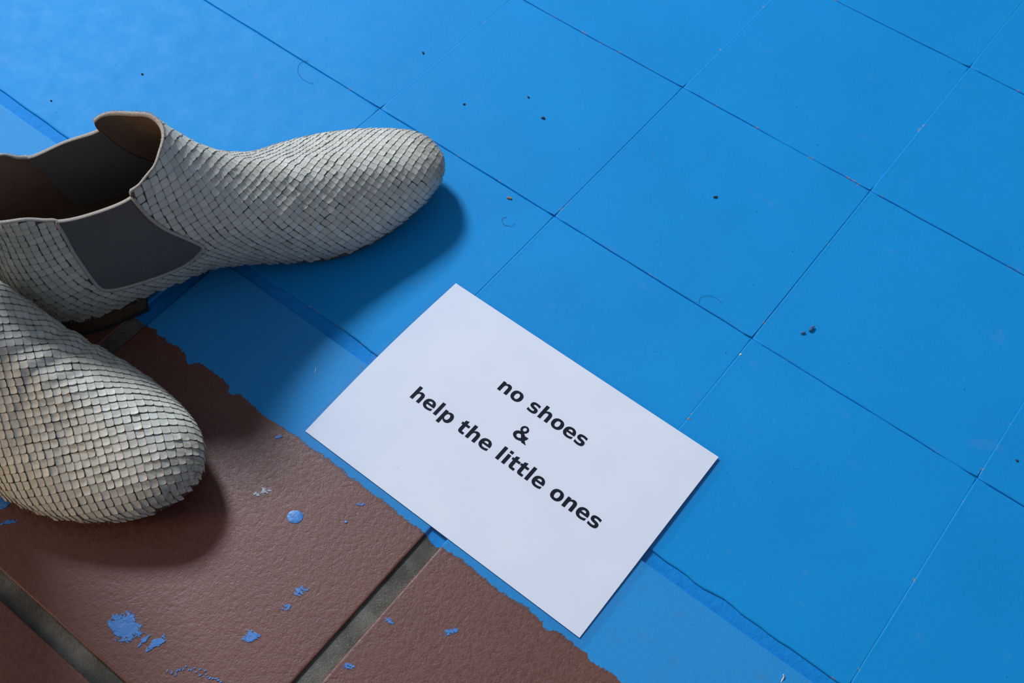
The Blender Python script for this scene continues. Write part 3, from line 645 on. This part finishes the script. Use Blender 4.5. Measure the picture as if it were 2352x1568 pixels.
    o = part('scales', fv, fc_.tolist(), M_SCALE, upper); tag(o, kind='stuff'); attr(o, 'tint', TINT[rest].ravel()); attr(o, 'edge', EDG[rest].ravel()); attr(o, 'root', ROOT[rest].ravel()); attr(o, 'dirt', DIRT[rest].ravel())
    return root
build_boot('ankle_boot', (-0.0512, -0.2809, 0.0003), 1.0739, 1.0, 'pale snakeskin ankle boot on the blue tiles, its grey elastic gore and brown lining showing', 'pair of snakeskin ankle boots')
build_boot('ankle_boot', (-0.1505, -0.3687, 0.0003), 0.2414, -1.0, 'pale snakeskin ankle boot in the lower left corner, its toe over the bare brown tile', 'pair of snakeskin ankle boots')

# ---------------------------------------------------------------- laminated sign
SX0, SX1, SY0, SY1 = 0.1481, 0.3588, -0.2377, -0.0906
def sheet_z(x, y):
    u = (x - SX0) / (SX1 - SX0); v = (y - SY0) / (SY1 - SY0)
    return 0.0011 + 0.0007 * np.clip(u - 0.55, 0, 1) ** 2 * 4 * (0.4 + 0.6 * np.sin(np.pi * np.clip(v, 0, 1))) + 0.0005 * np.sin(2.4 * u + 0.5) * np.sin(3.0 * v + 0.3) + 0.0003
def sheet(x0, x1, y0, y1, dz, nx=44, ny=32, rad=0.0):
    X, Y = np.meshgrid(np.linspace(x0, x1, nx), np.linspace(y0, y1, ny), indexing='ij')
    if rad:   # rounded corners
        cx = np.clip(X, x0 + rad, x1 - rad); cy = np.clip(Y, y0 + rad, y1 - rad); d = np.hypot(X - cx, Y - cy) + 1e-9; k_ = np.minimum(1, rad / d); X, Y = cx + (X - cx) * k_, cy + (Y - cy) * k_
    # left rim bows out very slightly
    v = (Y - SY0) / (SY1 - SY0); X = X - 0.0016 * np.sin(np.pi * np.clip(v, 0, 1)) * np.clip((SX1 - X) / (SX1 - SX0), 0, 1) ** 6
    return np.stack([X, Y, sheet_z(X, Y) + dz], -1), grid_faces(nx, ny)
def solid(name, x0, x1, y0, y1, dz, th, mat, parent, rad=0.0, nx=44, ny=32):
    v, f = sheet(x0, x1, y0, y1, dz, nx, ny, rad); v2 = v.copy(); v2[..., 2] -= th; n = nx * ny
    rim_ = [i * ny for i in range(nx)] + [(nx - 1) * ny + j for j in range(1, ny)] + [i * ny + ny - 1 for i in range(nx - 2, -1, -1)] + [j for j in range(ny - 2, 0, -1)]
    fs = f[:, ::-1].tolist() + (f + n).tolist() + [(rim_[i], n + rim_[i], n + rim_[(i + 1) % len(rim_)], rim_[(i + 1) % len(rim_)]) for i in range(len(rim_))]
    o = mesh_obj(name, np.vstack([v.reshape(-1, 3), v2.reshape(-1, 3)]), fs, mat, parent, smooth=False); return o
def mat_paper():
    t = NT('white_paper'); P = t.pos(); n = t.noise(P, 30.0, 3.0)
    v = t.n('ShaderNodeTexVoronoi'); v.inputs['Scale'].default_value = 120.0; t.l(P, v.inputs['Vector'])
    sp = t.math('MULTIPLY', t.ramp(v.outputs['Distance'], 0.02, 0.045, 1.0, 0.0), t.ramp(t.noise(P, 40.0, 1.0), 0.58, 0.62))
    col = t.mix(t.ramp(n, 0.3, 0.7), (0.80, 0.81, 0.84), (0.84, 0.84, 0.86)); col = t.mix(t.math('MULTIPLY', sp, 0.6), col, (0.25, 0.25, 0.27))
    return t.done(col, 0.75, t.bump(n, 0.1, 0.002), 0.3)
def mat_film():
    t = NT('laminate_film'); P = t.pos()
    tr = t.n('ShaderNodeBsdfTransparent'); tr.inputs[0].default_value = (0.965, 0.975, 0.985, 1); gl = t.n('ShaderNodeBsdfGlossy'); gl.inputs['Roughness'].default_value = 0.22
    ge = t.n('ShaderNodeNewGeometry'); dp = t.n('ShaderNodeVectorMath', operation='DOT_PRODUCT'); t.l(ge.outputs['Normal'], dp.inputs[0]); t.l(ge.outputs['Incoming'], dp.inputs[1])
    cs = t.math('SUBTRACT', 1.0, t.math('ABSOLUTE', dp.outputs['Value'])); fq = t.math('MULTIPLY_ADD', t.math('POWER', cs, 5.0), 0.96, 0.018); mx = t.n('ShaderNodeMixShader')
    nb = t.bump(t.noise(P, 60.0, 2.0), 0.1, 0.001); t.l(nb, gl.inputs['Normal'])
    t.l(fq, mx.inputs[0]); t.l(tr.outputs[0], mx.inputs[1]); t.l(gl.outputs[0], mx.inputs[2]); t.l(mx.outputs[0], t.out.inputs[0]); return t.m
M_PAPER, M_FILM = mat_paper(), mat_film()
t_ = NT('black_toner'); M_INK = t_.done((0.004, 0.006, 0.012), 0.7, None, 0.15)
sign = tag(empty('laminated_sign', (0, 0, 0)), 'white laminated paper sign with bold black lettering lying across the paint edge', 'sign')
paper = solid('paper', SX0, SX1, SY0, SY1, 0.0, 0.00018, M_PAPER, sign); paper['label'] = 'white paper sheet'
film = solid('laminate_film', SX0 - 0.0032, SX1 + 0.0050, SY0 - 0.0068, SY1 + 0.0004, 0.00030, 0.00042, M_FILM, sign, 0.0035); film['label'] = 'clear laminate film with a narrow welded border'
def quad(p0, p1, p2, n=7): s = np.linspace(0, 1, n)[1:, None]; return ((1 - s) ** 2 * p0 + 2 * s * (1 - s) * p1 + s * s * p2).tolist()
def outline(d):
    res, cur, i = [], [], 0; tk = d.replace(',', ' ').split()
    while i < len(tk):
        c = tk[i]; i += 1
        if c == 'M': cur = [[float(tk[i]), float(tk[i + 1])]]; i += 2
        elif c == 'L': cur.append([float(tk[i]), float(tk[i + 1])]); i += 2
        elif c == 'H': cur.append([float(tk[i]), cur[-1][1]]); i += 1
        elif c == 'V': cur.append([cur[-1][0], float(tk[i])]); i += 1
        elif c == 'Q':
            while i < len(tk) and tk[i] not in 'MLHVQZ': cur += quad(np.array(cur[-1]), np.array([float(tk[i]), float(tk[i + 1])]), np.array([float(tk[i + 2]), float(tk[i + 3])])); i += 4
        elif c == 'Z': res.append(cur); cur = []
    return res
def ell(cx, cy, rx, ry, n=40, rev=False):
    a = np.linspace(0, 2 * np.pi, n, endpoint=False); p = np.column_stack([cx + rx * np.cos(a), cy + ry * np.sin(a)]).tolist(); return p[::-1] if rev else p
GLY = {
 'n': (1458, 'M 1298 682 V 0 H 938 V 111 V 522 Q 938 667 931.5 722 925 777 909 803 888 838 852 857.5 816 877 770 877 658 877 594 790.5 530 704 530 551 V 0 H 172 V 1120 H 522 V 956 Q 603 1054 694 1100.5 785 1147 895 1147 1089 1147 1193.5 1028 1298 909 1298 682 Z'),
 'h': (1458, 'M 1298 682 V 0 H 938 V 109 V 520 Q 938 667 931.5 722 925 777 909 803 888 838 852 857.5 816 877 770 877 658 877 594 790.5 530 704 530 551 V 0 H 172 V 1556 H 530 V 956 Q 611 1054 702 1100.5 793 1147 903 1147 1097 1147 1197.5 1028 1298 909 1298 682 Z'),
 'o': (1407, 'M 705 891 Q 586 891 523.5 805.5 461 720 461 559 461 398 523.5 312.5 586 227 705 227 822 227 884 312.5 946 398 946 559 946 720 884 805.5 822 891 705 891 Z M 705 1147 Q 994 1147 1156.5 991 1319 835 1319 559 1319 283 1156.5 127 994 -29 705 -29 415 -29 251.5 127 88 283 88 559 88 835 251.5 991 415 1147 705 1147 Z'),
 'e': (1389, 'M 1290 563 V 461 H 453 Q 466 335 544 272 622 209 762 209 875 209 993.5 242.5 1112 276 1237 344 V 68 Q 1110 20 983 -4.5 856 -29 729 -29 425 -29 256.5 125.5 88 280 88 559 88 833 253.5 990 419 1147 709 1147 973 1147 1131.5 988 1290 829 1290 563 Z M 922 682 Q 922 784 862.5 846.5 803 909 707 909 603 909 538 850.5 473 792 457 682 H 922 Z'),
 's': (1219, 'M 1047 1085 V 813 Q 932 861 825 885 718 909 623 909 521 909 471.5 883.5 422 858 422 805 422 762 459.5 739 497 716 594 705 L 657 696 Q 932 661 1027 581 1122 501 1122 330 1122 151 990 61 858 -29 596 -29 485 -29 366.5 -11.5 248 6 123 41 V 313 Q 230 261 342.5 235 455 209 571 209 676 209 729 238 782 267 782 324 782 372 745.5 395.5 709 419 600 432 L 537 440 Q 298 470 202 551 106 632 106 797 106 975 228 1061 350 1147 602 1147 701 1147 810 1132 919 1117 1047 1085 Z'),
 'l': (702, 'M 172 1556 H 530 V 0 H 172 Z'),
 'i': (702, 'M 172 1120 H 530 V 0 H 172 Z M 172 1556 H 530 V 1264 H 172 Z'),
 'p': (1466, 'M 530 162 V -426 H 172 V 1120 H 530 V 956 Q 604 1054 694 1100.5 784 1147 901 1147 1108 1147 1241 982.5 1374 818 1374 559 1374 300 1241 135.5 1108 -29 901 -29 784 -29 694 17.5 604 64 530 162 Z M 768 887 Q 653 887 591.5 802.5 530 718 530 559 530 400 591.5 315.5 653 231 768 231 883 231 943.5 315 1004 399 1004 559 1004 719 943.5 803 883 887 768 887 Z'),
 't': (979, 'M 563 1470 V 1120 H 932 V 864 H 563 V 389 Q 563 311 594 283.5 625 256 717 256 H 901 V 0 H 594 Q 382 0 293.5 88.5 205 177 205 389 V 864 H 27 V 1120 H 205 V 1368 Z'),
 ' ': (713, ''),
}
AMP = [[ell(690, 1170, 385, 375), ell(690, 1185, 170, 185, rev=True)], [ell(640, 420, 560, 449), ell(655, 405, 255, 200, rev=True)],
       [[[330, 1060], [650, 900], [1690, 0], [1190, 0]]], [[[700, -10], [980, 30], [1230, 190], [1400, 420], [1470, 690], [1130, 690], [1080, 470], [960, 300], [800, 215]]]]
def lettering(name, text, x0, base, em, label):
    s = em / 2048.0; groups = []; pen = 0
    for ch in text:
        if ch == '&':
            for gq in AMP: groups.append([[(pen + p[0], p[1]) for p in c_] for c_ in gq])
            pen += 1786; continue
        adv, d = GLY[ch]
        cs = outline(d)
        if cs: groups.append([[(pen + p[0], p[1]) for p in c_] for c_ in cs])
        pen += adv
    V, F = [], []
    for gi, gq in enumerate(groups):
        cu = bpy.data.curves.new('glyph', 'CURVE'); cu.dimensions = '2D'; cu.fill_mode = 'FRONT'
        for c_ in gq:
            sp = cu.splines.new('POLY'); sp.points.add(len(c_) - 1); sp.use_cyclic_u = True
            for q, p in zip(sp.points, c_): q.co = (p[0] * s, p[1] * s, 0, 1)
        ob = bpy.data.objects.new('glyph', cu); C.objects.link(ob); bpy.context.view_layer.update()
        me = bpy.data.meshes.new_from_object(ob.evaluated_get(bpy.context.evaluated_depsgraph_get()))
        b = len(V)
        for q in me.vertices:
            x, y = x0 - 172 * s * (text[0] != '&') + q.co.x, base + q.co.y; V.append((x, y, float(sheet_z(x, y)) + 0.00012 + 0.000004 * (gi % 4)))
        F += [tuple(b + i for i in q.vertices) for q in me.polygons]
        bpy.data.objects.remove(ob); bpy.data.curves.remove(cu); bpy.data.meshes.remove(me)
    o = mesh_obj(name, V, F, M_INK, paper, smooth=False); o['label'] = label; return o
EM = 0.1452 / 21637 * 2048
lettering('lettering', 'no shoes', 0.2215, -0.1388, EM, 'black words no shoes')
lettering('lettering', '&', 0.2486, -0.1598, EM * 1.08, 'black ampersand')
lettering('lettering', 'help the little ones', 0.1823, -0.1785, EM, 'black words help the little ones')

# ---------------------------------------------------------------- dust, crumbs and hairs on the floor
M_CRUMB = mat_simple('dark_crumb', (0.02, 0.03, 0.035), (0.05, 0.06, 0.055), 0.9, 900.0)
M_TAN = mat_simple('tan_crumb', (0.30, 0.17, 0.09), (0.45, 0.27, 0.15), 0.9, 900.0)
M_HAIR = mat_simple('dark_hair', (0.02, 0.02, 0.03), (0.03, 0.03, 0.04), 0.5, 900.0)
M_LINT = mat_simple('white_lint', (0.6, 0.6, 0.6), (0.7, 0.7, 0.68), 0.9, 900.0)
M_CRUST = mat_simple('dried_crust', (0.035, 0.14, 0.30), (0.08, 0.21, 0.38), 0.8, 600.0, 0.8, 0.0008)
def crumb(name, x, y, r, mat, seed, label, cat='crumb', group=None, elong=1.0, ang=0.0, z=0.0):
    g = np.random.default_rng(seed); n, mrow = 9, 5; v, f = [], []
    for i in range(mrow):
        ph = math.pi * i / (mrow - 1)
        for j in range(n):
            a = 2 * math.pi * j / n; q = r * (0.75 + 0.5 * g.random())
            u, w = q * elong * math.sin(ph) * math.cos(a), q * math.sin(ph) * math.sin(a)
            v.append((u * math.cos(ang) - w * math.sin(ang), u * math.sin(ang) + w * math.cos(ang), q * 0.55 * math.cos(ph) * -1))
    v = np.array(v); v[:, 2] -= v[:, 2].min()
    f = [(i * n + j, i * n + (j + 1) % n, (i + 1) * n + (j + 1) % n, (i + 1) * n + j) for i in range(mrow - 1) for j in range(n)]
    o = mesh_obj(name, v, f, mat, smooth=False); o.location = (x, y, z); return tag(o, label, cat, group)
def hair(name, pts, r, mat, label, cat='hair', group=None):
    p = np.array([(x, y, z) for x, y, z in pts]); s = np.linspace(0, len(p) - 1, len(p) * 8); k_ = np.arange(len(p))
    # smooth interpolation through the points
    D = natspline(len(p)); i = np.clip(np.floor(s).astype(int), 0, len(p) - 2); fq = s - i
    W = np.zeros((len(s), len(p))); rr = np.arange(len(s)); W[rr, i] += 1 - fq; W[rr, i + 1] += fq; W += (((1 - fq) ** 3 - (1 - fq)) / 6)[:, None] * D[i] + ((fq ** 3 - fq) / 6)[:, None] * D[i + 1]
    v, f = tube(W @ p, r, 5); o0 = np.array([p[0, 0], p[0, 1], 0]); o = mesh_obj(name, v - o0, f, mat); o.location = o0; return tag(o, label, cat, group)
crumb('crumb', 0.1008, 0.0710, 0.0010, M_CRUMB, 1, 'largest dark crumb on the blue tile beyond the boot toe', elong=1.7, ang=0.3)
crumb('crumb', 0.0789, 0.0812, 0.0008, M_CRUMB, 2, 'small dark crumb up and left of the largest one', elong=1.4)
crumb('crumb', 0.0458, 0.0439, 0.0008, M_CRUMB, 3, 'small dark crumb on the blue tile nearest above the boot vamp', elong=1.4, ang=1)
crumb('crumb', 0.1295, -0.0076, 0.0010, M_TAN, 4, 'brown flat crumb to the right of the boot toe', elong=2.2, ang=0.4)
crumb('crumb', 0.2435, 0.0885, 0.0009, M_CRUMB, 5, 'dark ragged crumb alone on the middle blue tile', elong=2.0, ang=0.9)
crumb('dried_crust', 0.3554, 0.0319, 0.0015, M_CRUST, 6, 'crusty blue grey paint lump right of the sign', 'paint lump', elong=1.9, ang=1.3)
crumb('dried_crust', 0.3528, 0.0255, 0.0009, M_CRUST, 16, 'small tail flake below the crusty paint lump', 'paint lump', elong=2.2, ang=1.0)
crumb('crumb', 0.5067, 0.0266, 0.0008, M_CRUMB, 7, 'dark crumb at the right edge of the picture', elong=1.3)
crumb('paper_flake', 0.3292, -0.0159, 0.0008, M_LINT, 8, 'tiny white flake in the tile joint above the sign', 'flake', elong=1.5, ang=1.0, z=-0.0006)
crumb('crumb', 0.3294, -0.0785, 0.0008, M_TAN, 9, 'tan crumb in the joint at the upper edge of the sign', elong=1.3, z=-0.0006)
crumb('crumb', -0.1926, -0.1512, 0.0007, M_CRUMB, 10, 'dark crumb beside the wide joint at the left edge', elong=1.2)
crumb('crumb', -0.1623, -0.0891, 0.0008, M_CRUMB, 11, 'dark crumb on the blue tile above the boot collar', elong=1.4)
crumb('crumb', -0.0139, 0.0665, 0.0009, M_CRUMB, 12, 'dark crumb near the top joint above the boot instep', elong=1.1)
hair('hair', [(0.1390, -0.0225, 0.0007), (0.1372, -0.0253, 0.0004), (0.1400, -0.0284, 0.0004), (0.1440, -0.0285, 0.0005), (0.1470, -0.0258, 0.0011), (0.1460, -0.0235, 0.0006)], 0.00010, M_HAIR, 'small curled dark hair below the boot toe shadow')
hair('hair', [(0.2855, 0.0015, 0.0005), (0.2835, 0.0060, 0.0005), (0.2865, 0.0105, 0.0006), (0.2925, 0.0125, 0.0005), (0.2975, 0.0110, 0.0005)], 0.00008, M_HAIR, 'arched dark hair above the long joint over the sign')
hair('hair', [(-0.0760, 0.0030, 0.0005), (-0.0790, -0.0040, 0.0005), (-0.0730, -0.0120, 0.0005), (-0.0630, -0.0150, 0.0006), (-0.0560, -0.0130, 0.0005)], 0.00009, M_HAIR, 'long dark hair curving beside the joint above the boot')
hair('lint', [(0.1215, -0.1998, 0.0012), (0.1226, -0.2013, 0.0010), (0.1230, -0.2036, 0.0005)], 0.00028, M_LINT, 'white lint thread on the painted tile left of the sign', 'lint')
hair('lint', [(0.4600, -0.1838, 0.0022), (0.4612, -0.1850, 0.0014), (0.4612, -0.1880, 0.0005)], 0.00045, M_LINT, 'white lint fibre at the bottom edge of the picture', 'lint')
hair('lint', [(0.0430, -0.1905, 0.0005), (0.0480, -0.1935, 0.0009), (0.0560, -0.1965, 0.0006)], 0.00022, M_CRUST, 'thin bluish thread lying in the boot shadow', 'lint')
# loose grit scattered over the blue tiles
gr = Acc()
for q in range(170):
    x, y = rng.uniform(-0.32, 0.60), rng.uniform(-0.24, 0.45); r = 0.00016 + 0.0003 * rng.random() ** 2
    a = rng.uniform(0, 6.3, 4); v = np.array([(x + r * math.cos(b), y + r * math.sin(b), 0.0002) for b in np.sort(a)] + [(x, y, 0.0002 + r * 0.8)])
    gr.add(v, [(0, 1, 4), (1, 2, 4), (2, 3, 4), (3, 0, 4)])
v, f = gr.out(); tag(mesh_obj('grit', v, f, M_CRUMB, smooth=False), 'fine dark grit scattered over the blue painted tiles', 'grit', kind='stuff')
